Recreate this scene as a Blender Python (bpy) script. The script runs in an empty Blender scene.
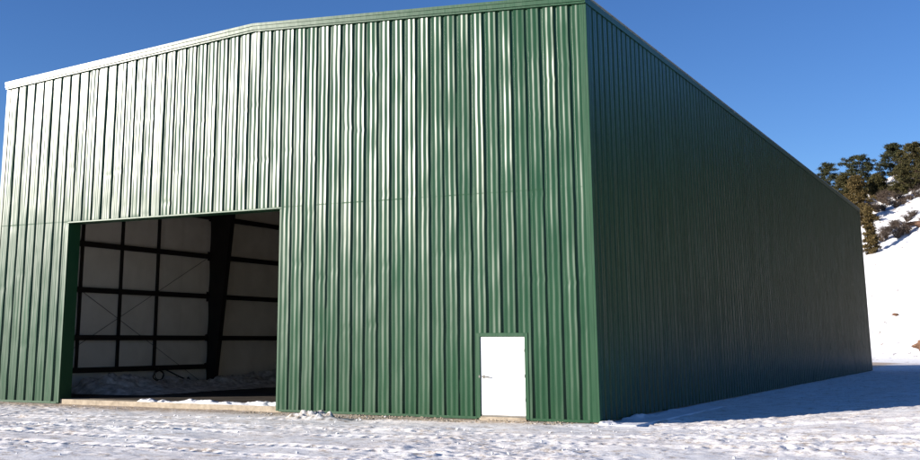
import bpy, math, random
import numpy as np
from mathutils import Matrix, Vector

random.seed(7)
scene = bpy.context.scene
COL = scene.collection

# ------------------------------------------------------------------ sizes
W, L, H, RISE = 21.79, 56.88, 10.95, 0.68          # building: front along x (-W..0, y=0), side along y
O1, O2, OH = 18.43, 9.775, 5.90                    # big opening: x -O1..-O2
D1, D2, DB, DH = 3.235, 1.900, 0.02, 2.11          # white door
FLOOR = 0.12
PITCH = 0.426
SUN_EL = 13.0
TRAVEL = Vector((0.725, 0.688, 0)).normalized()    # where the light travels, on plan
CAM = Vector((9.6071, -27.7454, 2.0043))
EF = Vector((-0.0890, 0.99603, 0)); ER = Vector((0.99603, 0.0890, 0))


def top(x):
    return H + RISE * (1 - abs(x + W / 2) / (W / 2))


# ------------------------------------------------------------------ noise
def hash2(ix, iy, seed):
    n = (ix.astype(np.int64) * 374761393 + iy.astype(np.int64) * 668265263 + seed * 1442695041) & 0xFFFFFFFF
    n = ((n ^ (n >> 13)) * 1274126177) & 0xFFFFFFFF
    n = (n ^ (n >> 16)) & 0xFFFFFFFF
    return n / 4294967295.0 * 2 - 1


def vnoise(x, y, seed=0):
    ix, iy = np.floor(x), np.floor(y)
    fx, fy = x - ix, y - iy
    fx = fx * fx * (3 - 2 * fx); fy = fy * fy * (3 - 2 * fy)
    a = hash2(ix, iy, seed); b = hash2(ix + 1, iy, seed)
    c = hash2(ix, iy + 1, seed); d = hash2(ix + 1, iy + 1, seed)
    return (a * (1 - fx) + b * fx) * (1 - fy) + (c * (1 - fx) + d * fx) * fy


def fbm(x, y, seed=0, oct=4, gain=.5):
    s, a = 0, 1.0
    for i in range(oct):
        s = s + a * vnoise(x, y, seed + i * 17)
        x = x * 2.03 + 3.1; y = y * 2.03 - 1.7; a *= gain
    return s


def sstep(a, b, v):
    t = np.clip((v - a) / (b - a), 0, 1)
    return t * t * (3 - 2 * t)


def softplus(v, k):
    return np.logaddexp(0, v / k) * k


def ground_z(x, y):
    z = .072 * softplus(x - 2.6, .8) * sstep(-9, 1, y)
    z = z - .05 * np.exp(-((x - 2) ** 2 / 2.5 + (y - 1) ** 2 / 6))
    return z


def hill_z(s, t):
    tt = np.clip(t, -25, 60)
    se = s + .7 * np.clip(tt, -12, 5)
    z = .36 * softplus(se - 121, 2.2) - .34 * softplus(s - 204, 6)
    z = z + .12 * np.clip(tt, -25, 6) * sstep(110, 150, s) + .30 * softplus(tt - 8, 3) * sstep(70, 130, s)
    return z


# ------------------------------------------------------------------ materials
def mat(name):
    m = bpy.data.materials.new(name); m.use_nodes = True
    nt = m.node_tree
    b = nt.nodes['Principled BSDF']
    return m, nt, b


def N(nt, typ, **kw):
    n = nt.nodes.new(typ)
    for k, v in kw.items():
        if k in n.inputs: n.inputs[k].default_value = v
        else: setattr(n, k, v)
    return n


def coords(nt, scale=(1, 1, 1)):
    tc = N(nt, 'ShaderNodeTexCoord'); mp = N(nt, 'ShaderNodeMapping')
    mp.inputs['Scale'].default_value = scale
    nt.links.new(tc.outputs['Object'], mp.inputs['Vector'])
    return mp.outputs['Vector']


def noise(nt, vec, scale, detail=4, rough=.55):
    n = N(nt, 'ShaderNodeTexNoise')
    n.inputs['Scale'].default_value = scale; n.inputs['Detail'].default_value = detail
    n.inputs['Roughness'].default_value = rough
    nt.links.new(vec, n.inputs['Vector'])
    return n.outputs['Fac']


def ramp(nt, fac, stops):
    r = N(nt, 'ShaderNodeValToRGB')
    e = r.color_ramp.elements
    while len(e) < len(stops): e.new(.5)
    for i, (p, c) in enumerate(stops):
        e[i].position = p; e[i].color = (*c, 1) if len(c) == 3 else c
    nt.links.new(fac, r.inputs['Fac'])
    return r.outputs['Color']


def mix(nt, fac, a, b, mode='MIX'):
    m = N(nt, 'ShaderNodeMix', data_type='RGBA', blend_type=mode)
    for sock, v in ((m.inputs[0], fac), (m.inputs[6], a), (m.inputs[7], b)):
        if hasattr(v, 'links'): nt.links.new(v, sock)
        elif isinstance(v, (int, float)): sock.default_value = v
        else: sock.default_value = (*v, 1)
    return m.outputs[2]


def bump(nt, b, h, strength=.3, dist=.02):
    n = N(nt, 'ShaderNodeBump'); n.inputs['Strength'].default_value = strength; n.inputs['Distance'].default_value = dist
    nt.links.new(h, n.inputs['Height']); nt.links.new(n.outputs['Normal'], b.inputs['Normal'])


def simple(name, c1, c2, rough, scale=3, spec=.5, bump_s=0, bscale=40, stretch=(1, 1, 1)):
    m, nt, b = mat(name)
    v = coords(nt, stretch)
    col = ramp(nt, noise(nt, v, scale, 5), [(.3, c1), (.7, c2)])
    nt.links.new(col, b.inputs['Base Color'])
    b.inputs['Roughness'].default_value = rough
    b.inputs['Specular IOR Level'].default_value = spec
    if bump_s: bump(nt, b, noise(nt, v, bscale, 4), bump_s, .02)
    return m


def painted_green(name, rough=.27, spec=.29, mul=1.0):
    m, nt, b = mat(name)
    v = coords(nt); vs = coords(nt, (9, 9, .35)); vf = coords(nt, (16, 16, .5))
    c = ramp(nt, noise(nt, v, .6, 3), [(.3, (.010 * mul, .046 * mul, .019 * mul)), (.7, (.014 * mul, .056 * mul, .024 * mul))])
    st = ramp(nt, noise(nt, vs, 1.3, 5, .6), [(.58, (0, 0, 0)), (.85, (.25, .25, .25))])
    c = mix(nt, st, c, (.035, .055, .038))                 # thin dusty streaks down the panels
    nt.links.new(c, b.inputs['Base Color'])
    rr = N(nt, 'ShaderNodeMapRange'); nt.links.new(noise(nt, vf, 2.0, 5, .65), rr.inputs['Value']); rr.inputs['From Min'].default_value = .25; rr.inputs['From Max'].default_value = .75
    rr.inputs['To Min'].default_value = rough - .07; rr.inputs['To Max'].default_value = rough + .12
    nt.links.new(rr.outputs['Result'], b.inputs['Roughness'])
    b.inputs['Specular IOR Level'].default_value = spec
    vb = coords(nt, (3.2, 3.2, .9))
    bump(nt, b, noise(nt, vb, 1.1, 2, .45), .4, .010)     # rolled sheet is never quite flat
    return m


M = {}
M['green'] = painted_green('green_painted_sheet_steel')
M['trim'] = painted_green('green_painted_trim', .33, .28, 1.15)
M['liner'] = simple('white_vinyl_insulation', (.70, .66, .58), (.80, .76, .68), .6, 1.3, .3, .25, 1.2)
M['dark_steel'] = simple('dark_red_oxide_primer_steel', (.012, .010, .009), (.022, .017, .015), .6, 2, .3)
M['door'] = simple('white_painted_door', (.76, .76, .74), (.80, .80, .79), .4, 2, .5)
M['concrete'] = simple('pale_concrete', (.24, .20, .15), (.42, .36, .28), .9, 4, .2, .4, 30)
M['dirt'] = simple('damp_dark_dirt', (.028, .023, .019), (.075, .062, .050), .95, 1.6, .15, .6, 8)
M['metal'] = simple('brushed_steel', (.12, .115, .10), (.2, .19, .175), .4, 20, .6)
M['roof'] = simple('grey_galvalume_roof', (.30, .33, .31), (.36, .39, .37), .4, 2, .5)
M['cable'] = simple('black_rubber', (.010, .010, .010), (.018, .018, .018), .7, 6, .3)
M['rock'] = simple('rusty_brown_rock', (.10, .055, .035), (.20, .12, .08), .95, 4, .1, .6, 9)
M['bark'] = simple('pine_bark', (.055, .038, .026), (.12, .08, .055), .95, 6, .1, .5, 20)
M['twig'] = simple('bare_twigs', (.07, .052, .042), (.13, .10, .08), .95, 2, .1)


def snow_ground():
    m, nt, b = mat('trodden_snow_over_gravel')
    v = coords(nt)
    big = noise(nt, v, .35, 4); mid = noise(nt, v, 2.2, 6, .65); fine = noise(nt, v, 14, 5, .7)
    snow = ramp(nt, mid, [(.3, (.80, .785, .77)), (.62, (.90, .885, .87))])
    grav = ramp(nt, fine, [(.3, (.22, .17, .12)), (.5, (.50, .39, .27)), (.7, (.66, .55, .42))])
    # grit shows through where the snow is thin
    a = N(nt, 'ShaderNodeMath', operation='MULTIPLY'); nt.links.new(mid, a.inputs[0]); nt.links.new(fine, a.inputs[1])
    g = ramp(nt, a.outputs[0], [(.16, (.7, .7, .7)), (.235, (0, 0, 0))])
    # a band of bare tan ground along the front wall
    tc = N(nt, 'ShaderNodeTexCoord'); sep = N(nt, 'ShaderNodeSeparateXYZ'); nt.links.new(tc.outputs['Object'], sep.inputs[0])
    ad = N(nt, 'ShaderNodeMath', operation='MULTIPLY_ADD'); nt.links.new(mid, ad.inputs[0]); ad.inputs[1].default_value = 2.6
    nt.links.new(sep.outputs['Y'], ad.inputs[2])
    d1 = N(nt, 'ShaderNodeMapRange', clamp=True); nt.links.new(ad.outputs[0], d1.inputs['Value'])
    d1.inputs['From Min'].default_value = -1.0; d1.inputs['From Max'].default_value = .35
    d2 = N(nt, 'ShaderNodeMapRange', clamp=True); nt.links.new(sep.outputs['X'], d2.inputs['Value'])
    d2.inputs['From Min'].default_value = -.2; d2.inputs['From Max'].default_value = -1.6
    d3 = N(nt, 'ShaderNodeMapRange', clamp=True); nt.links.new(fine, d3.inputs['Value'])
    d3.inputs['From Min'].default_value = .66; d3.inputs['From Max'].default_value = .5
    p = N(nt, 'ShaderNodeMath', operation='MULTIPLY'); nt.links.new(d1.outputs[0], p.inputs[0]); nt.links.new(d2.outputs[0], p.inputs[1])
    p2 = N(nt, 'ShaderNodeMath', operation='MULTIPLY'); nt.links.new(p.outputs[0], p2.inputs[0]); nt.links.new(d3.outputs[0], p2.inputs[1])
    mx = N(nt, 'ShaderNodeMath', operation='MAXIMUM'); nt.links.new(g, mx.inputs[0]); nt.links.new(p2.outputs[0], mx.inputs[1])
    c = mix(nt, mx.outputs[0], snow, grav)
    tint = ramp(nt, big, [(.35, (.97, .93, .90)), (.65, (1, 1, 1))])
    c = mix(nt, 1.0, c, tint, 'MULTIPLY')
    nt.links.new(c, b.inputs['Base Color'])
    b.inputs['Roughness'].default_value = .85; b.inputs['Specular IOR Level'].default_value = .25
    bump(nt, b, fine, .5, .02)
    return m


def snow_hill():
    m, nt, b = mat('hillside_snow_with_scrub')
    v = coords(nt)
    mid = noise(nt, v, .9, 6, .7); fine = noise(nt, v, 5, 4)
    tc = N(nt, 'ShaderNodeTexCoord'); sep = N(nt, 'ShaderNodeSeparateXYZ'); nt.links.new(tc.outputs['Object'], sep.inputs[0])
    hgt = N(nt, 'ShaderNodeMapRange', clamp=True); nt.links.new(sep.outputs['Z'], hgt.inputs['Value'])
    hgt.inputs['From Min'].default_value = 14.0; hgt.inputs['From Max'].default_value = 24.0
    hgt.inputs['To Min'].default_value = .0; hgt.inputs['To Max'].default_value = .10
    wd = N(nt, 'ShaderNodeMapRange', clamp=True); nt.links.new(sep.outputs['X'], wd.inputs['Value'])
    wd.inputs['From Min'].default_value = 4; wd.inputs['From Max'].default_value = 12; wd.inputs['To Max'].default_value = .5
    a0 = N(nt, 'ShaderNodeMath', operation='ADD'); nt.links.new(mid, a0.inputs[0]); nt.links.new(wd.outputs[0], a0.inputs[1])
    a = N(nt, 'ShaderNodeMath', operation='ADD'); nt.links.new(a0.outputs[0], a.inputs[0]); nt.links.new(hgt.outputs[0], a.inputs[1])
    msk = ramp(nt, a.outputs[0], [(.62, (0, 0, 0)), (.67, (1, 1, 1))])
    brown_tone = ramp(nt, fine, [(.35, (.10, .075, .055)), (.65, (.24, .18, .14))])
    wr = ramp(nt, wd.outputs[0], [(.1, (1, 1, 1)), (.4, (.32, .36, .26))])
    brown_tone = mix(nt, 1.0, brown_tone, wr, 'MULTIPLY')
    c = mix(nt, msk, (.76, .76, .78), brown_tone)
    nt.links.new(c, b.inputs['Base Color'])
    b.inputs['Roughness'].default_value = .9; b.inputs['Specular IOR Level'].default_value = .2
    bump(nt, b, fine, .4, .1)
    return m


M['ground'] = snow_ground()
M['hill'] = snow_hill()
M['snow'] = simple('clean_snow', (.76, .76, .78), (.85, .85, .85), .85, 6, .25, .5, 18)
M['heap'] = simple('mud_streaked_snow', (.20, .16, .12), (.80, .79, .77), .9, 7, .2, .6, 14)
M['dirty_snow'] = simple('dirty_snow', (.24, .22, .195), (.74, .72, .70), .9, 3.5, .2, .6, 12)


def needles(name, c1, c2):
    m, nt, b = mat(name)
    gm = N(nt, 'ShaderNodeNewGeometry')
    col = ramp(nt, gm.outputs['Random Per Island'], [(0, c1), (1, c2)])
    nt.links.new(col, b.inputs['Base Color'])
    b.inputs['Roughness'].default_value = .8; b.inputs['Specular IOR Level'].default_value = .2
    return m


M['needle_dark'] = needles('dark_pine_needles', (.018, .024, .010), (.055, .055, .024))
M['needle_olive'] = needles('olive_pine_needles', (.030, .030, .011), (.085, .072, .027))
M['needle_brown'] = needles('browning_pine_needles', (.055, .042, .014), (.135, .095, .036))


# ------------------------------------------------------------------ mesh helpers
class MB:
    def __init__(self): self.v = []; self.f = []; self.smooth = []

    def add(self, vs, fs, smooth=False):
        o = len(self.v); self.v += [tuple(p) for p in vs]
        self.f += [tuple(i + o for i in q) for q in fs]; self.smooth += [smooth] * len(fs)
        return self

    def box(self, x0, x1, y0, y1, z0, z1):
        vs = [(x0, y0, z0), (x1, y0, z0), (x1, y1, z0), (x0, y1, z0), (x0, y0, z1), (x1, y0, z1), (x1, y1, z1), (x0, y1, z1)]
        return self.add(vs, [(3, 2, 1, 0), (4, 5, 6, 7), (0, 1, 5, 4), (1, 2, 6, 5), (2, 3, 7, 6), (3, 0, 4, 7)])

    def prism(self, pts, axis, a, b):
        """closed outline pts (2D) swept along axis from a to b"""
        def P(p, c):
            return {'x': (c, p[0], p[1]), 'y': (p[0], c, p[1]), 'z': (p[0], p[1], c)}[axis]
        n = len(pts)
        vs = [P(p, a) for p in pts] + [P(p, b) for p in pts]
        fs = [tuple(range(n))[::-1], tuple(range(n, 2 * n))] + [(i, (i + 1) % n, n + (i + 1) % n, n + i) for i in range(n)]
        return self.add(vs, fs)

    def tube(self, pts, rad, n=6, cap=True):
        pts = [Vector(p) for p in pts]
        rads = rad if isinstance(rad, (list, tuple)) else [rad] * len(pts)
        vs, fs = [], []
        for i, p in enumerate(pts):
            d = (pts[min(i + 1, len(pts) - 1)] - pts[max(i - 1, 0)]).normalized()
            u = d.cross(Vector((0, 0, 1)) if abs(d.z) < .9 else Vector((1, 0, 0))).normalized(); w = d.cross(u)
            for k in range(n):
                a = 2 * math.pi * k / n
                vs.append(p + (u * math.cos(a) + w * math.sin(a)) * rads[i])
        for i in range(len(pts) - 1):
            for k in range(n):
                fs.append((i * n + k, i * n + (k + 1) % n, (i + 1) * n + (k + 1) % n, (i + 1) * n + k))
        if cap:
            fs.append(tuple(range(n))[::-1]); fs.append(tuple(range((len(pts) - 1) * n, len(pts) * n)))
        return self.add(vs, fs, True)

    def build(self, name, m, parent=None, bevel=0):
        me = bpy.data.meshes.new(name)
        me.from_pydata(self.v, [], self.f); me.materials.append(m)
        me.polygons.foreach_set('use_smooth', self.smooth)
        me.update()
        o = bpy.data.objects.new(name, me); COL.objects.link(o)
        if parent: o.parent = parent
        if bevel:
            b = o.modifiers.new('bevel', 'BEVEL'); b.width = bevel; b.segments = 2; b.limit_method = 'ANGLE'
        return o


def np_mesh(name, X, Y, Z, m, parent=None, smooth=True, keep=None):
    """grid arrays [i,j] -> one mesh object"""
    ni, nj = X.shape
    co = np.stack([X, Y, Z], -1).reshape(-1, 3).astype(np.float32)
    idx = np.arange(ni * nj).reshape(ni, nj)
    q = np.stack([idx[:-1, :-1], idx[1:, :-1], idx[1:, 1:], idx[:-1, 1:]], -1).reshape(-1, 4)
    if keep is not None: q = q[keep.reshape(-1)]
    return raw_mesh(name, co, q, m, parent, smooth)


def raw_mesh(name, co, q, m, parent=None, smooth=True):
    me = bpy.data.meshes.new(name)
    me.vertices.add(len(co)); me.vertices.foreach_set('co', np.ascontiguousarray(co, np.float32).ravel())
    me.loops.add(q.size); me.loops.foreach_set('vertex_index', np.ascontiguousarray(q, np.int32).ravel())
    k = q.shape[1]
    me.polygons.add(len(q)); me.polygons.foreach_set('loop_start', np.arange(0, q.size, k, dtype=np.int32))
    me.polygons.foreach_set('loop_total', np.full(len(q), k, np.int32))
    me.polygons.foreach_set('use_smooth', np.full(len(q), smooth))
    me.update(calc_edges=True); me.validate()
    me.materials.append(m)
    o = bpy.data.objects.new(name, me); COL.objects.link(o)
    if parent: o.parent = parent
    return o


def tag(o, label=None, cat=None, group=None, kind=None):
    if label: o['label'] = label
    if cat: o['category'] = cat
    if group: o['group'] = group
    if kind: o['kind'] = kind
    return o


def empty(name, loc=(0, 0, 0)):
    o = bpy.data.objects.new(name, None); COL.objects.link(o); o.location = loc
    return o


# ------------------------------------------------------------------ corrugated sheet
PROF = [(0.0, 0.0), (.135, 0.0), (.135, 0.0), (.205, .97), (.205, .97)]
for _k in range(1, 19):                              # broad pan with two soft flutes
    _q = _k / 19
    PROF.append((.205 + .715 * _q, .97 + .03 * math.sin(math.pi * _q) -   .115 * .5 * (1 - math.cos(4 * math.pi * _q))))
PROF += [(.92, .97), (.92, .97), (.9999, 0.0)]
DEPTH = .054
DENTS = (2.15, 3.9, 5.9, 7.75, 9.35)


def sheet(strips, nz, seed, dent=1.0, lap=5.95):
    """strips of (a0, a1, zbottom(a), ztop(a)); returns list of arrays a, depth, z"""
    out = []
    for a0, a1, zb, zt in strips:
        us, ds = [], []
        k0 = int(math.floor(a0 / PITCH)) - 1; k1 = int(math.ceil(a1 / PITCH)) + 1
        for k in range(k0, k1):
            for u, d in PROF:
                us.append((k + u) * PITCH); ds.append(d)
        us, ds = np.array(us), np.array(ds)
        d0 = np.interp([a0, a1], us, ds); sel = (us > a0 + .004) & (us < a1 - .004)
        us = np.concatenate([[a0], us[sel], [a1]]); ds = np.concatenate([[d0[0]], ds[sel], [d0[1]]])
        rows = max(2, nz)
        A = np.repeat(us[:, None], rows, 1); D = np.repeat(ds[:, None], rows, 1)
        T = np.repeat(np.linspace(0, 1, rows)[None], len(us), 0)
        zb_ = np.array([zb(a) for a in us])[:, None]; zt_ = np.array([zt(a) for a in us])[:, None]
        Z = zb_ + (zt_ - zb_) * T
        if zb_.max() < lap - .2:                            # rows packed close about the lap joint of the sheets
            n1 = int(rows * (lap - zb_.mean()) / (zt_.mean() - zb_.mean()))
            t1 = np.linspace(0, 1, n1)[None]; t2 = np.linspace(0, 1, rows - n1)[None]
            e4 = np.ones_like(zb_)
            Z = np.concatenate([zb_ + (lap - .025 - zb_) * t1, e4 * (lap - .003), e4 * (lap + .003), lap + .025 + (zt_ - lap - .025) * t2], 1)
            A = np.repeat(us[:, None], Z.shape[1], 1); D = np.repeat(ds[:, None], Z.shape[1], 1)
        rib = np.floor(A / PITCH + .02)
        warp = .0055 * vnoise(rib * 7.31, Z * .45, seed) + .0028 * vnoise(rib * 3.7 + 5, Z * 1.6, seed + 3)
        slide = .006 * vnoise(rib * 5.1, Z * .7, seed + 9) + .005 * vnoise(rib * 2.1, Z * 2.2, seed + 5)
        for zd in DENTS:                                    # sheet pinched where it is screwed to the girts
            zc = zd + .45 * hash2(rib, rib * 0 + int(zd * 10), seed)
            am = (.5 + .5 * hash2(rib, rib * 0 + 3 + int(zd * 7), seed)) ** 3
            gg = np.exp(-((Z - zc) / .09) ** 2) * am
            warp = warp - .0035 * gg; slide = slide + .014 * gg
        lapz = np.where(Z > lap, .0014, 0.0) * (.5 + .5 * hash2(rib, rib * 0 + 77, seed))
        fr = A / PITCH + .02 - rib - .55
        warp = warp + PITCH * fr * (.050 * vnoise(rib * 3.31 + 2, Z * .35, seed + 21) + .034 * vnoise(rib * 9.7, Z * 1.3, seed + 23))
        dd = .006 + D * DEPTH + (warp * (.35 + .65 * D)) * dent + lapz
        out.append((A + slide * dent * sstep(0, .03, np.minimum(A - a0, a1 - A)), np.maximum(dd, .002), Z, np.diff(us) > 1e-6))
    return out


def sheet_object(name, strips, place, nz, seed, m, parent, dent=1.0, lap=5.95, flip=False):
    cos, qs, o = [], [], 0
    for A, D, Z, real in sheet(strips, nz, seed, dent, lap):
        co = place(A, D, Z); ni, nj = A.shape
        idx = np.arange(ni * nj).reshape(ni, nj) + o
        q = np.stack([idx[:-1, :-1], idx[1:, :-1], idx[1:, 1:], idx[:-1, 1:]], -1)[real].reshape(-1, 4)
        if flip: q = q[:, ::-1]
        cos.append(co.reshape(-1, 3)); qs.append(q); o += ni * nj
    return raw_mesh(name, np.concatenate(cos), np.concatenate(qs), m, parent, True)


# ================================================================== THE BUILDING
bld = tag(empty('steel_building'), 'tall green corrugated steel building with an open bay and a white door, on snowy ground', 'building')
g = lambda c: (lambda a: c)
sheet_object('front_wall', [(-W, -O1 - .06, g(0), top), (-O1 - .06, -O2 + .06, g(OH + .05), top), (-O2 + .06, -D1 - .07, g(0), top),
                            (-D1 - .07, -D2 + .07, g(DB + DH + .07), top), (-D2 + .07, -.02, g(0), top)],
             lambda A, D, Z: np.stack([A, -D, Z], -1), 110, 11, M['green'], bld)
sheet_object('side_wall', [(0.02, L, g(0), g(H))], lambda A, D, Z: np.stack([D, A, Z], -1), 60, 31, M['green'], bld, .45)
b = MB(); b.box(-W, 0, L, L + .03, 0, H); b.build('back_wall', M['green'], bld)
b = MB(); b.box(-W - .04, -W, 0, L, 0, H); b.build('far_side_wall', M['green'], bld)

# slab with its exposed edge in the open bay
b = MB(); b.box(-W + .01, -.01, .012, L - .01, -.4, FLOOR); slab = b.build('concrete_slab', M['concrete'], bld)
b = MB(); b.box(-W + .05, -.05, .62, L - .4, FLOOR + .004, FLOOR + .012); b.build('dirt_floor', M['dirt'], bld)  # dark sheet laid over the slab, set back behind the sill
b = MB(); b.box(-D1 + .0, -D2 - .0, -.10, .010, -.2, DB - .004); b.build('door_step', M['concrete'], bld, .01)

# roof in two slopes with a ridge
for s in (0, 1):
    xa, xb = (-W - .05, -W / 2) if s == 0 else (.06, -W / 2)
    za, zb = top(max(min(xa, 0), -W)) + .05, top(xb) + .05
    za -= .05 * RISE / (W / 2)
    pts = [(xa, za), (xb, zb), (xb, zb + .11), (xa, za + .11)]
    if s: pts = pts[::-1]
    b = MB(); b.prism(pts, 'y', -.13, L + .13); b.build('roof', M['roof'], bld)
    # rake trim: face board with a drip lip below
    xo = -W - .07 if s == 0 else .075
    zo = H - .07 * RISE / (W / 2)
    zr = H + RISE
    b = MB()
    P = [(xo, zo + .00), (xb, zr + .00), (xb, zr + .19), (xo, zo + .19)]
    b.prism(P if s == 0 else P[::-1], 'y', -.165, -.130)
    P = [(xo, zo - .055), (xb, zr - .055), (xb, zr + .0), (xo, zo + .0)]
    b.prism(P if s == 0 else P[::-1], 'y', -.130, -.045 - .012)
    P = [(xo, zo + .115), (xb, zr + .115), (xb, zr + .20), (xo, zo + .20)]
    b.prism(P if s == 0 else P[::-1], 'y', -.190, -.1651)
    b.build('rake_trim', M['trim'], bld)

# eave trim along the visible long side, pale folded upper edge
b = MB(); b.box(.058, .085, -.165, L + .1, H - .055, H + .12); b.build('eave_trim', M['trim'], bld)
b = MB(); b.box(.04, .095, -.165, L + .1, H + .1605, H + .185); b.build('eave_edge', M['roof'], bld)

# corner trims: folded angle with a small return
def corner(x, y, sx):
    b = MB()
    w = .12
    xs = sorted((x, x - sx * w)); b.box(xs[0], xs[1], -.068, -.056, 0, H - .06)
    xs = sorted((x + sx * .056, x + sx * .068)); b.box(xs[0], xs[1], -.056, w, 0, H - .06)
    xs = sorted((x, x + sx * .068)); b.box(xs[0], xs[1], -.068, -.0561, 0, H - .06)
    b.build('corner_trim', M['trim'], bld, .006)
corner(0, 0, 1); corner(-W, 0, -1)
b = MB(); b.box(.056, .070, L - .2, L + .06, 0, H - .05); b.build('corner_trim', M['trim'], bld)
# base trim
for x0, x1 in ((-W + .2, -O1 - .1), (-O2 + .1, -D1 - .08), (-D2 + .08, -.2)):
    b = MB(); b.box(x0, x1, -.066, -.002, -.02, .045); b.build('base_trim', M['trim'], bld)

# frame of the open bay (jambs half a metre deep)
b = MB(); b.box(-O1 - .07, -O1, -.065, .50, 0.0, OH); b.build('opening_jamb', M['trim'], bld, .008)
b = MB(); b.box(-O2, -O2 + .08, -.065, .50, 0.0, OH); b.build('opening_jamb', M['trim'], bld, .008)
b = MB(); b.box(-O1 - .07, -O2 + .08, -.062, .50, OH + .002, OH + .055); b.build('opening_header', M['trim'], bld, .008)

# white door
door = MB().box(-D1 + .035, -D2 - .03, -.040, .005, DB + .035, DB + DH - .03).build('door', M['door'], bld, .006)
b = MB()
b.box(-D1 - .075, -D1 + .030, -.072, .01, 0, DB + DH + .075)
b.box(-D2 - .025, -D2 + .075, -.072, .01, 0, DB + DH + .075)
b.box(-D1 + .030, -D2 - .025, -.072, .01, DB + DH - .025, DB + DH + .075)
b.build('door_frame', M['trim'], bld, .006)
b = MB(); b.box(-D1 + .03, -D2 - .025, -.075, .01, DB - .003, DB + .028); b.build('threshold', M['concrete'], bld)
b = MB()
hx = -D1 + .12
b.tube([(hx, -.040, 1.07), (hx, -.052, 1.07)], .042, 14)
b.tube([(hx, -.052, 1.07), (hx, -.105, 1.07)], .018, 8)
b.tube([(hx - .02, -.105, 1.075), (hx + .10, -.108, 1.07), (hx + .19, -.098, 1.055)], .015, 8)
b.build('handle', M['metal'], door)
b = MB()
b.box(-D1 - .01, -D1 + .028, -.0765, -.0722, 1.04, 1.10); b.build('strike_plate', M['metal'], door)
for z in (.5, 1.1, 1.75):
    b = MB(); b.tube([(-D2 - .028, -.077, z - .04), (-D2 - .028, -.077, z + .04)], .007, 8); b.build('hinge', M['metal'], door)
b = MB(); b.box(-D1 + .04, -D2 - .035, -.046, -.0405, DB + .04, DB + .075); b.build('door_sweep', M['metal'], door)

# inside: white insulation blanket between the girts, bulging a little
yy = np.linspace(.3, L - .3, 480); zz = np.linspace(FLOOR, H - .1, 90)
Y, Z = np.meshgrid(yy, zz, indexing='ij')
gz = np.array([FLOOR, .92, 2.12, 3.90, 5.63, 7.35, 9.1, H])
ph = np.interp(Z, gz, np.arange(len(gz)))
X = -W + .14 + .055 * np.abs(np.sin(ph * math.pi)) + .012 * fbm(Y * .8, Z * .8, 5) - .02 * np.exp(-((Y % 1.31 - .65) / .05) ** 2)
np_mesh('wall_insulation', X, Y, Z, M['liner'], bld)
b = MB(); b.box(-.14, -.12, .3, L - .3, FLOOR, H - .1); b.build('wall_insulation', M['liner'], bld)
b = MB(); b.box(-W + .2, -.2, L - .3, L - .28, FLOOR, H); b.build('wall_insulation', M['liner'], bld)
b = MB()
b.add([(-W, .1, H - .15), (-W / 2, .1, H + RISE - .12), (-W / 2, L, H + RISE - .12), (-W, L, H - .15)], [(0, 1, 2, 3)])
b.add([(0, .1, H - .15), (-W / 2, .1, H + RISE - .12), (-W / 2, L, H + RISE - .12), (0, L, H - .15)], [(3, 2, 1, 0)])
b.build('ceiling_insulation', M['liner'], bld)
b = MB(); b.box(-O2 + .13, -.2, .10, .115, FLOOR, H); b.box(-W + .2, -O1 - .13, .10, .115, FLOOR, H)
b.box(-O1 - .13, -O2 + .13, .10, .115, OH + .12, H); b.build('wall_insulation', M['liner'], bld)

XI = -W + .25
def girt(y0, y1, z):
    b = MB()
    b.box(XI - .09, XI + .10, y0, y1, z - .105, z - .085); b.box(XI + .08, XI + .10, y0, y1, z - .085, z + .07)
    b.box(XI - .09, XI + .10, y0, y1, z + .07, z + .09)
    b.build('girt', M['dark_steel'], bld)
FR = [11.45, 22.9, 34.3, 45.7]
bays = [(.3, FR[0] - .02)] + [(FR[i] + .3, FR[i + 1] - .02) for i in range(2)]
for i, (y0, y1) in enumerate(bays):
    for z in (2.12, 3.90, 5.63, 7.35, 9.1): girt(y0, y1, z)
girt(.3, FR[0] - .02, .92)
for y in (3.78, 5.95, 8.10):                       # uprights of the framed bay
    b = MB(); b.box(XI - .05, XI + .06, y - .045, y + .045, 1.012, 9.0); b.build('upright', M['dark_steel'], bld)

def column(y, sx):
    """tapered built-up column: web plus two flanges; sx=+1 stands on the far (-x) wall"""
    x0 = -W + .16 if sx > 0 else -.16
    z1 = 9.9
    w0, w1 = .50, 1.45
    b = MB()
    P = [(x0, FLOOR), (x0 + sx * w0, FLOOR), (x0 + sx * w1, z1), (x0 + sx * w1, z1 + .55), (x0, z1 + .55)]
    b.prism(P if sx > 0 else P[::-1], 'y', y + .13, y + .15)
    Q = [(x0 + sx * w0, FLOOR), (x0 + sx * (w0 + .025), FLOOR), (x0 + sx * (w1 + .025), z1), (x0 + sx * w1, z1)]
    b.prism(Q if sx > 0 else Q[::-1], 'y', y, y + .28)
    xs = sorted((x0, x0 - sx * .025)); b.box(xs[0], xs[1], y, y + .28, FLOOR, z1 + .55)
    xs = sorted((x0 - sx * .05, x0 + sx * .6)); b.box(xs[0], xs[1], y - .03, y + .31, FLOOR + .001, FLOOR + .025)
    b.build('column', M['dark_steel'], bld)
def rafter(y):
    for s in (1, -1):
        x0 = -W + 1.5 if s > 0 else -1.5
        zt = lambda x: top(x) - .2
        P = [(x0, zt(x0) - .95), (-W / 2, zt(-W / 2) - .6), (-W / 2, zt(-W / 2)), (x0, zt(x0))]
        b = MB(); b.prism(P if s > 0 else P[::-1], 'y', y + .13, y + .15)
        Q = [(x0, zt(x0) - .975), (-W / 2, zt(-W / 2) - .625), (-W / 2, zt(-W / 2) - .6), (x0, zt(x0) - .95)]
        b.prism(Q if s > 0 else Q[::-1], 'y', y, y + .28); b.build('rafter', M['dark_steel'], bld)
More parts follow.
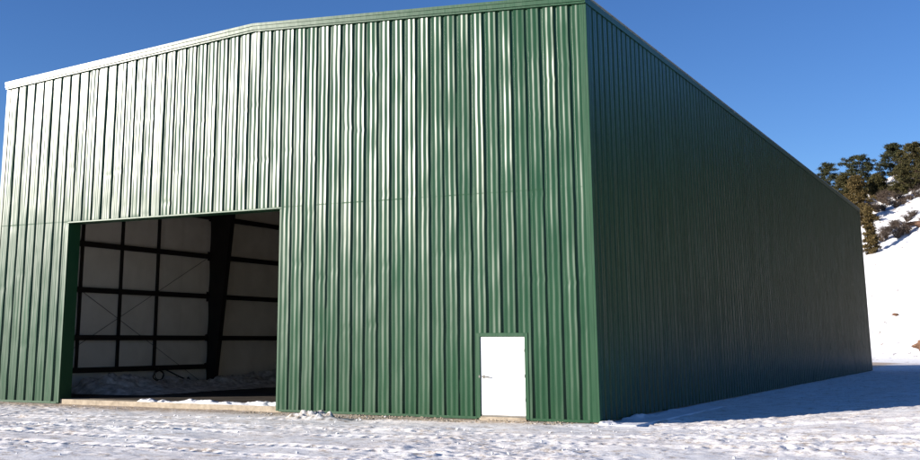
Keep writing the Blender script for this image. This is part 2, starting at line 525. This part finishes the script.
for y in FR[:2]:
    column(y, 1); column(y, -1); rafter(y)
for p, q in (((XI + .02, .35, 5.55), (XI + .02, 11.3, .20)), ((XI + .04, .35, -.0 + .13), (XI + .04, 11.3, 5.55))):
    b = MB(); b.tube([p, q], .009, 6); b.build('brace_rod', M['dark_steel'], bld)

# ================================================================== THINGS INSIDE
def mound(name, x0, x1, y0, y1, base, hfun, step, m, ed=.15):
    nx = int((x1 - x0) / step) + 2; ny = int((y1 - y0) / step) + 2
    X, Y = np.meshgrid(np.linspace(x0, x1, nx), np.linspace(y0, y1, ny), indexing='ij')
    e = np.minimum(np.minimum(X - x0, x1 - X), np.minimum(Y - y0, y1 - Y))
    Zs = base + hfun(X, Y) * sstep(0, ed, e) - .05 * (1 - sstep(0, ed * .5, e))
    # shift jitter so that the grid does not read
    X = X + .3 * step * vnoise(X * 9, Y * 9, 3); Y = Y + .3 * step * vnoise(X * 9, Y * 9, 8)
    o = np_mesh(name, X, Y, Zs, m)
    return o

def pile(X, Y):
    n = fbm(X * 1.1, Y * 1.1, 2, 5, .6); r = 1 - np.abs(fbm(X * 2.4, Y * 2.4, 12, 4, .6))
    prof = np.exp(-((X + 20.3) / 1.5) ** 2)
    body = .30 + .26 * np.exp(-((Y - 4.5) / 1.6) ** 2) + .30 * sstep(12, 15, Y) - .05 * sstep(6, 8, Y) * (1 - sstep(10, 12, Y))
    return np.maximum(prof * .82 * (body + .20 * n + .16 * r * np.clip(r, 0, 1)), -.04)
tag(mound('snow_pile', -21.45, -16.6, 2.6, 20.5, FLOOR, pile, .09, M['dirty_snow'], .7),
    'long lumpy heap of grey snow along the inside wall of the open bay', 'snow pile')

def sill(X, Y):
    n = fbm(X * 1.6, Y * 1.6, 21, 4, .6); k = fbm(X * 5, Y * 5, 4, 3)
    return np.clip(.045 + .06 * n + .03 * k + .05 * sstep(-11.4, -9.9, X), -.03, .2) * np.exp(-((Y - .35 + .12 * vnoise(X * .9, Y * 0, 2)) / .26) ** 2)
tag(mound('snow_ridge', -15.2, -9.82, .03, .95, FLOOR, sill, .03, M['snow'], .07),
    'thin ragged strip of bright snow on the concrete sill of the open bay', 'snow')

b = MB()
cy_, cz_ = 8.15, .62
ring = [(XI + .22 + .02 * math.sin(a * 5), cy_ + .30 * math.cos(a), cz_ + .20 * math.sin(a)) for a in [i * 2 * math.pi / 26 for i in range(27)]]
b.tube(ring, .022, 6, False)
ring = [(XI + .26, cy_ + .02 + .27 * math.cos(a), cz_ + .01 + .18 * math.sin(a)) for a in [i * 2 * math.pi / 26 for i in range(27)]]
b.tube(ring, .018, 6, False)
b.tube([(XI + .2, cy_ + .05, .92), (XI + .24, cy_ + .02, .80)], .02, 6)
tag(b.build('cable_coil', M['cable']), 'dark coil of cable hanging low on the pale inside wall', 'cable')
b = MB()
b.tube([(XI + .2, 8.5, .88), (XI + .45, 9.2, .55), (XI + .6, 9.75, .35)], .03, 6)
b.tube([(XI + .55, 9.6, .50), (XI + .62, 9.8, .28), (XI + .62, 9.85, .18)], .05, 6)
tag(b.build('tool', M['cable']), 'thin dark tool leaning against the inside wall beside the cable coil', 'tool')

# ================================================================== GROUND
def lines(*seg):
    out = []
    for a, b_, n in seg: out += list(np.linspace(a, b_, n, endpoint=False))
    return np.array(out)
gx = np.concatenate([-np.geomspace(900, 27, 24), np.linspace(-26, 13, 640), np.geomspace(13.6, 900, 26)])
gy = np.concatenate([-np.geomspace(900, 29, 22), np.linspace(-28, -16, 40)[:-1], np.linspace(-16, 4, 420), np.linspace(4.15, 62, 260), np.geomspace(63, 900, 24)])
X, Y = np.meshgrid(gx, gy, indexing='ij')
near = sstep(-27, -25, X) * (1 - sstep(12.5, 14, X)) * sstep(-20, -16, Y) * (1 - sstep(60, 64, Y))
tramp = .40 + 1.0 * sstep(-.45, .5, fbm(X * .33, Y * .55, 205, 3))
rough = .022 * fbm(X * .6, Y * .6, 1, 3) + (.015 * fbm(X * 2.6, Y * 2.6, 41, 4, .6) + .024 * np.abs(fbm(X * 5.0, Y * 5.0, 77, 3, .6))) * tramp * .8
for y0_, k_, ph_ in ((-4.6, .05, 0.), (-6.3, .05, .2), (-8.6, -.07, 1.), (-10.4, -.07, 1.3), (-2.9, .22, 2.)):     # old wheel tracks
    c_ = y0_ + k_ * (X + 8) + .35 * np.sin(X * .16 + ph_)
    rough += -.050 * np.exp(-((Y - c_) / .17) ** 2) * (.6 + .4 * np.sign(np.sin(X * 22 + 6 * (Y - c_)))) + .025 * np.exp(-((np.abs(Y - c_) - .30) / .09) ** 2) * (.6 + .6 * vnoise(X * 1.7, Y, 9))
dx = np.maximum(np.maximum(-W - X, X), 0); dy = np.maximum(np.maximum(-Y, Y - L), 0)
dist = np.hypot(dx, dy)
Z = ground_z(X, Y) - .035 + rough * near * (.35 + .65 * sstep(.1, 1.2, dist))
Z = np.where((X < -.05) & (X > -W + .05) & (Y > .1) & (Y < L - .1), -.30, Z)
ground = tag(np_mesh('ground', X, Y, Z, M['ground']), kind='structure')

def heap(X, Y):
    return np.maximum(.19 * np.exp(-(((X + 7.25) / .62) ** 2 + ((Y + 2.05) / .42) ** 2) ** 2) * (.8 + .9 * fbm(X * 4.2, Y * 4.2, 57, 4, .6))
                      + .09 * np.exp(-(((X + 6.7) / .8) ** 2 + ((Y + 2.2) / .3) ** 2)), -.03)
tag(mound('snow_heap', -8.6, -5.2, -3.0, -1.1, -.05, heap, .035, M['heap'], .3),
    'small dirty snow heap on the ground right of the open bay', 'snow heap')

def drift(X, Y):
    return np.clip((.02 + .075 * fbm(X * 2.1, Y * 1.7, 33, 5, .65)) * sstep(.75, .1, X + .15 * vnoise(Y * .8, Y * 0, 4)) * sstep(8.5, 3, Y), -.03, .2)
tag(mound('snow_drift', .075, 1.1, -.3, 9.0, -.02, drift, .05, M['snow'], .06),
    'low ragged snow drift against the foot of the shaded long wall by the corner', 'snow')

# loose crumbs of frozen snow and clods: too many to count, one mesh
rng = np.random.default_rng(3)
ico_v = []; t_ = (1 + 5 ** .5) / 2
for a, c in ((-1, t_), (1, t_), (-1, -t_), (1, -t_)): ico_v.append((a, c, 0))
for a, c in ((-1, t_), (1, t_), (-1, -t_), (1, -t_)): ico_v.append((0, a, c))
for a, c in ((t_, -1), (t_, 1), (-t_, -1), (-t_, 1)): ico_v.append((c, 0, a))
ico_v = np.array(ico_v) / 1.9
ico_f = np.array([(0, 11, 5), (0, 5, 1), (0, 1, 7), (0, 7, 10), (0, 10, 11), (1, 5, 9), (5, 11, 4), (11, 10, 2), (10, 7, 6), (7, 1, 8),
                  (3, 9, 4), (3, 4, 2), (3, 2, 6), (3, 6, 8), (3, 8, 9), (4, 9, 5), (2, 4, 11), (6, 2, 10), (8, 6, 7), (9, 8, 1)])
def crumbs(name, n, region, smin, smax, m):
    x = rng.uniform(region[0], region[1], n); y = rng.uniform(region[2], region[3], n)
    s = smin + (smax - smin) * rng.random(n) ** 3
    keep = fbm(x * .8, y * .8, 91, 3) > -.15
    x, y, s = x[keep], y[keep], s[keep]; n = len(x)
    co = ico_v[None] * (1 + .35 * rng.standard_normal((n, 12, 1))) * s[:, None, None] * np.array([1.2, 1.0, .7])
    co = co + np.stack([x, y, ground_z(x, y) - .02 + s * .1], -1)[:, None, :]
    f = (ico_f[None] + (np.arange(n) * 12)[:, None, None]).reshape(-1, 3)
    return raw_mesh(name, co.reshape(-1, 3), f, m, None, False)
tag(crumbs('snow_crumbs', 1200, (-23, 9, -15, -.3), .006, .035, M['snow']), 'loose crumbs of frozen snow scattered over the yard', 'snow', kind='stuff')
tag(crumbs('gravel', 1500, (-10.5, -.5, -1.6, -.12), .008, .034, M['concrete']), 'tan gravel and clods along the foot of the front wall', 'gravel', kind='stuff')

# ================================================================== HILLSIDE
ss = np.concatenate([np.linspace(70, 225, 420), np.linspace(228, 420, 45)])
ts = np.concatenate([np.linspace(-90, -16, 60), np.linspace(-15, 12, 150), np.linspace(13, 150, 90)])
S, T = np.meshgrid(ss, ts, indexing='ij')
Zh = hill_z(S, T) - .32 * (1 - sstep(108, 122, S + .7 * np.clip(T, -12, 5)))
Zh += (.45 * fbm(S * .14, T * .14, 61, 4) + .16 * fbm(S * .9, T * .9, 63, 3)) * sstep(118, 134, S)
Zh = np.where(S < 71, -3, Zh)
hill = tag(np_mesh('snowy_hillside', CAM.x + EF.x * S + ER.x * T, CAM.y + EF.y * S + ER.y * T, Zh, M['hill']), kind='structure')
for p in hill.data.polygons[:1]:
    if p.normal.z < 0: hill.data.flip_normals()

def hill_pt(px, s):
    t = ((px - 895) / 1300 + .005) * s
    p = CAM + EF * s + ER * t
    z = float(hill_z(np.array(s), np.array(t)))
    return Vector((p.x, p.y, z + .1))

# ------------------------------------------------------------------ pines
def pine(name, label, px, s, height, spread, needle, seed, crown0=.12, n_limb=46, tuft=26, shape='round', lean=0):
    r = random.Random(seed); rg = np.random.default_rng(seed)
    base = hill_pt(px, s)
    root = tag(empty(name, base), label, 'tree', 'pines on the hillside')
    b = MB()
    tp = [Vector((lean * (k / 8) ** 1.5 + .10 * math.sin(k * 1.3 + seed), .10 * math.cos(k * 1.7 + seed), -.3 + (height * .97 + .3) * k / 8)) for k in range(9)]
    r0 = .016 * height
    b.tube(tp, [r0 * (1 - .9 * k / 8) + .02 for k in range(9)], 8)
    cent = []
    for i in range(n_limb):
        f = crown0 + (1 - crown0) * ((i + r.random()) / n_limb)
        z = f * height
        k = min(7, int(f * 8)); tt = f * 8 - k
        o = tp[k].lerp(tp[k + 1], tt)
        if shape == 'pine': rad = spread * (1.04 - f) ** .55 * (.55 + .45 * min(1, f / .3))
        elif shape == 'round': rad = spread * (1 - ((f - .5) / .56) ** 2) ** .5 if abs(f - .5) < .55 else spread * .2
        else: rad = spread * (1.08 - f) ** .75
        rad *= .40 + .75 * r.random()
        a = i * 2.399 + r.uniform(-.5, .5)
        d = Vector((math.cos(a), math.sin(a), 0))
        e = o + d * rad + Vector((0, 0, rad * r.uniform(-.15, .35) * (1.1 - f)))
        m_ = o.lerp(e, .5) + Vector((0, 0, -.06 * rad))
        b.tube([o, m_, e], [r0 * .28 * (1.1 - f), r0 * .16 * (1.1 - f) + .008, .008], 5)
        for q in (.45, .7, .88, 1.0, 1.0):
            c = o.lerp(e, q) + Vector((r.gauss(0, .16), r.gauss(0, .16), r.gauss(.05, .10))) * (rad * .45 + .2)
            cent.append((c, (.26 + .26 * r.random()) * (.42 + .18 * spread / 2)))
    cent.append((tp[8], .35)); cent.append((tp[8] - Vector((0, 0, .4)), .5))
    b.build('trunk', M['bark'], root)
    C = np.array([list(c) for c, _ in cent]); R = np.array([q for _, q in cent])
    tuft = int(tuft * 1.35); n = len(C) * tuft
    ci = np.repeat(np.arange(len(C)), tuft)
    off = rg.standard_normal((n, 3)) * np.array([1, 1, .45]) * .55
    P = C[ci] + off * R[ci][:, None]
    d = rg.standard_normal((n, 3)) + off * .8 + np.array([0, 0, .35]); d /= np.linalg.norm(d, axis=1)[:, None]
    u = np.cross(d, rg.standard_normal((n, 3))); u /= np.linalg.norm(u, axis=1)[:, None]
    ln = (.16 + .20 * rg.random(n))[:, None]; wd = (.030 + .035 * rg.random(n))[:, None]
    V = np.stack([P - u * wd * .5, P + d * ln * .5 - u * wd, P + d * ln, P + d * ln * .5 + u * wd], 1).reshape(-1, 3)
    raw_mesh('crown', V, np.arange(n * 4).reshape(-1, 4), M[needle], root, False)
    return root

T = [
 ('pine_tree', 'open lacy dark pine showing just above the green roof edge', 829, 196, 157, 3.6, 'needle_dark', 3, .3, 44, 34, 'pine'),
 ('pine_tree', 'tall dark pine with a rounded top left of the gap in the trees', 862, 194, 151, 3.5, 'needle_dark', 8, .15, 62, 38, 'round'),
 ('pine_tree', 'olive pine on the near side of the gap, behind the browning pine', 878, 190, 172, 2.6, 'needle_olive', 12, .06, 62, 36, 'pine'),
 ('pine_tree', 'browning orange tinged pine in front of the dark round topped one', 858, 176, 172, 2.9, 'needle_brown', 21, .04, 74, 40, 'cone'),
 ('juniper_tree', 'narrow yellow green juniper standing just past the far corner of the building', 867, 160, 205, 1.2, 'needle_brown', 29, .02, 50, 34, 'cone'),
 ('pine_tree', 'dark pine with layered branches on the right side of the gap', 897, 200, 141, 3.7, 'needle_dark', 34, .12, 62, 38, 'pine'),
 ('pine_tree', 'dense olive pine at the right edge of the picture', 917, 190, 142, 4.0, 'needle_olive', 41, .08, 66, 40, 'pine'),
 ('pine_tree', 'short olive pine in front of the layered dark pine', 904, 184, 163, 2.9, 'needle_olive', 47, .05, 64, 36, 'pine'),
 ('pine_tree', 'small dark pine low between the roof edge and the tall round one', 845, 186, 170, 2.8, 'needle_olive', 52, .08, 62, 36, 'pine'),
]
for nm, lab, px, s_, row, spr, nd, seed, c0, nl, tf, shp in T:
    zb_ = hill_pt(px, s_).z
    pine(nm, lab, px, s_, CAM.z + (340 - row) / 1243 * s_ - zb_, spr, nd, seed, c0, nl, tf, shp)

# ------------------------------------------------------------------ bare shrubs
def shrub(px, s, h, seed):
    r = random.Random(seed)
    b = MB()
    for i in range(80):
        a = r.uniform(0, 6.283); sp = r.uniform(.1, 1.0) * h * .9
        o = Vector((math.cos(a), math.sin(a), 0)) * r.uniform(0, .25) * h
        e = o + Vector((math.cos(a) * sp, math.sin(a) * sp, h * r.uniform(.35, 1.0)))
        m_ = o.lerp(e, .5) + Vector((r.gauss(0, .1), r.gauss(0, .1), .08 * h))
        b.tube([o + Vector((0, 0, -.15)), m_, e], [.03, .022, .010], 3, False)
        for _ in range(2):
            q = m_.lerp(e, r.random()); b.tube([q, q + Vector((r.gauss(0, .25), r.gauss(0, .25), r.uniform(.05, .3))) * h], [.016, .007], 3, False)
    o = b.build('shrub', M['twig']); o.location = hill_pt(px, s)
    tag(o, 'bare grey brown scrub bush on the snowy slope below the pines', 'shrub', 'bare shrubs on the slope')
rs = random.Random(5)
for i in range(56):
    s = rs.choice((rs.uniform(174, 190), rs.uniform(178, 192), rs.uniform(163, 170)))
    shrub(rs.uniform(866, 926), s, rs.uniform(.6, 1.3), 100 + i)

# ------------------------------------------------------------------ rocks
def rock(px, s, size, label, seed, sc=(1.6, 1, .7)):
    r = np.random.default_rng(seed)
    import bmesh
    bm = bmesh.new(); bmesh.ops.create_icosphere(bm, subdivisions=3, radius=size)
    for v in bm.verts:
        n = v.co.normalized()
        k = 1 + .28 * float(fbm(np.array(n.x * 1.7 + seed), np.array(n.y * 1.7 + n.z * 2.3), seed, 4))
        v.co = Vector((v.co.x * sc[0], v.co.y * sc[1], v.co.z * sc[2])) * k
    me = bpy.data.meshes.new('rock'); bm.to_mesh(me); bm.free(); me.materials.append(M['rock'])
    o = bpy.data.objects.new('rock', me); COL.objects.link(o); o.location = hill_pt(px, s) + Vector((0, 0, size * .2))
    tag(o, label, 'rock')
rock(919, 121, 1.0, 'rusty brown rock at the foot of the snow slope, right edge', 4, (1.7, 1, .6))
rock(917, 164, .75, 'reddish brown rock higher up the bright snow slope', 9, (2.2, 1, .5))
rock(885, 134, .25, 'small dark stone alone on the bright snow slope', 15, (1.4, 1, .6))

# one mass of unseen pines further right, added for dark reflections in the side wall
rg = np.random.default_rng(17)
n = 420
s_ = rg.uniform(110, 235, n); t_ = rg.uniform(24, 140, n)
zz_ = hill_z(s_, t_)
h_ = rg.uniform(6, 12, n); tuft = 150
ci = np.repeat(np.arange(n), tuft)
f_ = rg.random(n * tuft); a_ = rg.random(n * tuft) * 6.2832; r_ = (1 - f_) ** .8 * np.sqrt(rg.random(n * tuft)) * h_[ci] * .28
bx = CAM.x + EF.x * s_ + ER.x * t_; by = CAM.y + EF.y * s_ + ER.y * t_
P = np.stack([bx[ci] + r_ * np.cos(a_), by[ci] + r_ * np.sin(a_), zz_[ci] + (.08 + .92 * f_) * h_[ci]], 1)
d_ = rg.standard_normal((len(P), 3)); d_ /= np.linalg.norm(d_, axis=1)[:, None]
u_ = np.cross(d_, rg.standard_normal((len(P), 3))); u_ /= np.linalg.norm(u_, axis=1)[:, None]
V = np.stack([P - d_ * .5, P + u_ * .25, P + d_ * .5, P - u_ * .25], 1).reshape(-1, 3)
tag(raw_mesh('pine_wood', V, np.arange(len(V)).reshape(-1, 4), M['needle_dark'], None, False), 'dark pine wood covering the hill further right', 'wood', kind='stuff')

# ================================================================== LIGHT
world = bpy.data.worlds.new('World'); scene.world = world; world.use_nodes = True
nt = world.node_tree
bg = nt.nodes['Background']
sky = nt.nodes.new('ShaderNodeTexSky'); sky.sky_type = 'NISHITA'; sky.sun_disc = False
sun_dir = Vector((-TRAVEL.x, -TRAVEL.y, 0))
sky.sun_elevation = math.radians(SUN_EL)
sky.sun_rotation = math.atan2(sun_dir.x, sun_dir.y)
sky.altitude = 2600; sky.air_density = 1.0; sky.dust_density = 0.0; sky.ozone_density = 3.0
hs = nt.nodes.new('ShaderNodeHueSaturation'); hs.inputs['Saturation'].default_value = 1.16; hs.inputs['Hue'].default_value = .512
nt.links.new(sky.outputs[0], hs.inputs['Color']); nt.links.new(hs.outputs[0], bg.inputs['Color'])
bg.inputs['Strength'].default_value = 0.08

sl = bpy.data.lights.new('sun', 'SUN'); sl.energy = 4.8; sl.angle = math.radians(.55); sl.color = (1.0, .92, .82)
so = bpy.data.objects.new('sun', sl); COL.objects.link(so)
e = math.radians(SUN_EL)
d = Vector((TRAVEL.x * math.cos(e), TRAVEL.y * math.cos(e), -math.sin(e)))
so.rotation_euler = d.to_track_quat('-Z', 'Y').to_euler(); so.location = (-30, -40, 30)

# ================================================================== CAMERA
pit, yaw = .2007, -.5049
fw = Vector((math.sin(yaw) * math.cos(pit), math.cos(yaw) * math.cos(pit), math.sin(pit)))
rt = Vector((math.cos(yaw), -math.sin(yaw), 0)); up = rt.cross(fw)
cam = bpy.data.cameras.new('camera'); co = bpy.data.objects.new('camera', cam); COL.objects.link(co)
co.matrix_world = Matrix(((rt.x, up.x, -fw.x, CAM.x), (rt.y, up.y, -fw.y, CAM.y), (rt.z, up.z, -fw.z, CAM.z), (0, 0, 0, 1)))
cam.sensor_fit = 'HORIZONTAL'; cam.sensor_width = 36; cam.lens = 1116.9 / 920 * 36
cam.shift_x = 61.79 / 920; cam.shift_y = -116.65 / 920
cam.clip_start = .1; cam.clip_end = 3000
scene.camera = co

scene.view_settings.view_transform = 'Standard'; scene.view_settings.look = 'None'
scene.view_settings.gamma = 1; scene.view_settings.exposure = 1.05
scene.view_settings.use_curve_mapping = False
scene.cycles.max_bounces = 6; scene.cycles.use_denoising = True
